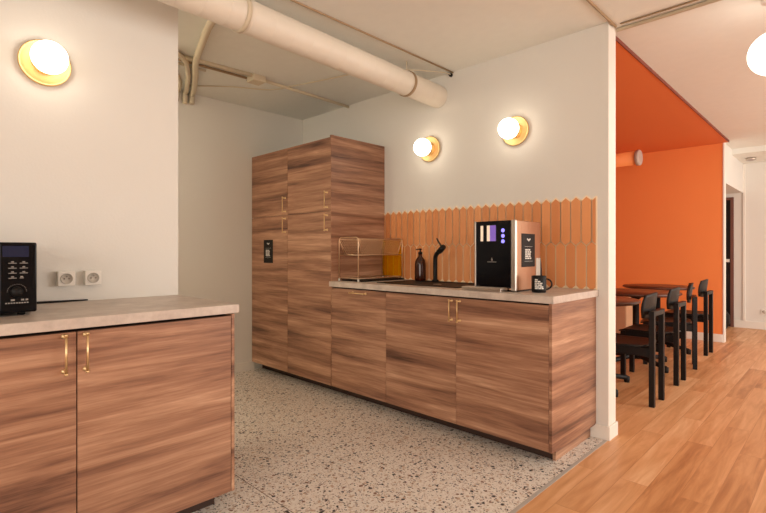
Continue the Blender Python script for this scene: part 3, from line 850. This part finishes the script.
# ------------------------------------------------------------------ chairs (built facing +X, back at x = 0)
def build_chair():
    t = thing('dining_chair', '', 'chair', (0, 0, 0), 'black wooden chairs in a row')
    dw = M['darkwood']
    hs = 0.122
    for s in (-1, 1):
        obj('leg', box(B(), -0.019, 0.019, s * hs - 0.018, s * hs + 0.018, 0, 0.705, 0.003), dw, t)
        obj('leg', box(B(), 0.405, 0.445, s * hs - 0.019, s * hs + 0.019, 0, 0.425, 0.003), dw, t)
        obj('side_rail', box(B(), 0.020, 0.41, s * hs - 0.011, s * hs + 0.011, 0.365, 0.43, 0.003), dw, t)
    obj('back_rail', box(B(), -0.020, 0.020, -hs + 0.015, hs - 0.015, 0.668, 0.703, 0.003), dw, t)
    # seat: thin moulded shell, rounded square, rear lip and waterfall front
    bm = B(); n = 44; top = []; cx, hw, hl = 0.25, 0.205, 0.225
    def outline(f, k):
        a = 2 * math.pi * k / n; e = 0.55
        c, s = math.cos(a), math.sin(a)
        return cx + f * hl * math.copysign(abs(c) ** e, c), f * hw * math.copysign(abs(s) ** e, s)
    def zz(x, y):
        return 0.452 - 0.012 * (1 - (y / hw) ** 2) + 0.012 * max(0, (cx - x) / hl) ** 2 - 0.025 * max(0, (x - cx) / hl - 0.5) ** 2 * 4
    for th in (0, -0.014):
        c0 = bm.verts.new((cx, 0, zz(cx, 0) + th)); rings = []
        for f in (0.35, 0.7, 0.92, 1.0):
            rings.append([bm.verts.new((*outline(f, k), zz(*outline(f, k)) + th * (1 if f < 1 else 0.9))) for k in range(n)])
        for k in range(n): bm.faces.new((c0, rings[0][k], rings[0][(k + 1) % n])).smooth = True
        for a, b in zip(rings, rings[1:]):
            for k in range(n): bm.faces.new((a[k], a[(k + 1) % n], b[(k + 1) % n], b[k])).smooth = True
        top.append(rings[-1])
    for k in range(n): bm.faces.new((top[0][k], top[0][(k + 1) % n], top[1][(k + 1) % n], top[1][k]))
    obj('seat', bm, dw, t)
    # backrest: curved rounded plate hugging the sitter, ahead of the posts
    bm = B(); nu, nv = 20, 10; W2, zc, hh = 0.165, 0.735, 0.10
    def bp(u, v, off):
        # superellipse mapping of the square grid
        m_ = max(abs(u), abs(v))
        if m_ > 1e-6:
            a = math.atan2(v, u); e = 0.5
            r = (abs(math.cos(a)) ** (2 / e) + abs(math.sin(a)) ** (2 / e)) ** (-e / 2) if False else 1
            L = math.hypot(u, v); k = m_ / L; sq = 0.55
            u2, v2 = u * (sq + (1 - sq) * k), v * (sq + (1 - sq) * k)
        else: u2, v2 = u, v
        yy = W2 * u2; z = zc + hh * v2
        x = 0.020 + 0.03 * (u2 ** 2) - 0.012 * v2 + off
        return (x, yy, z)
    sides = []
    for off in (0, 0.013):
        sides.append([[bm.verts.new(bp(-1 + 2 * i / nu, -1 + 2 * j / nv, off)) for j in range(nv + 1)] for i in range(nu + 1)])
    for g in sides:
        for i in range(nu):
            for j in range(nv): bm.faces.new((g[i][j], g[i + 1][j], g[i + 1][j + 1], g[i][j + 1])).smooth = True
    a, b = sides
    for i in range(nu):
        for j in (0, nv): bm.faces.new((a[i][j], a[i + 1][j], b[i + 1][j], b[i][j]))
    for j in range(nv):
        for i in (0, nu): bm.faces.new((a[i][j], a[i][j + 1], b[i][j + 1], b[i][j]))
    obj('backrest', bm, dw, t)
    return t
chair = build_chair()
index_children()
CH = [(-1.042, 4.022, 180, 'black wooden chair nearest the white wall end'),
      (-1.062, 4.795, 180, 'black wooden chair second in the row from the white wall end'),
      (-1.105, 5.56, 193, 'black wooden chair third in the row, turned so its rear legs line up'),
      (-1.132, 6.36, 179, 'black wooden chair farthest from the viewer, nearest the orange wall')]
for i, (x, y, a, lb) in enumerate(CH):
    c = chair if i == 0 else copy_tree(chair)
    c.location = (x, y, 0); c.rotation_euler = (0, 0, math.radians(a)); c['label'] = lb

# pale cabinet behind the tables
t = thing('low_cabinet', 'pale beige low cabinet against the orange wall behind the tables', 'cabinet', (-2.7, 7.1, 0))
obj('cabinet_body', box(B(), -3.2, -2.17, 6.95, 7.28, 0.02, 0.52, 0.004), M['beige'], t)
for k in range(2):
    d = obj('door', box(B(), -3.195 + k * 0.512, -2.687 + k * 0.512, 6.935, 6.949, 0.03, 0.51, 0.002), M['beige'], t)
obj('base', box(B(), -3.17, -2.2, 6.98, 7.26, 0, 0.0205), M['black'], t)
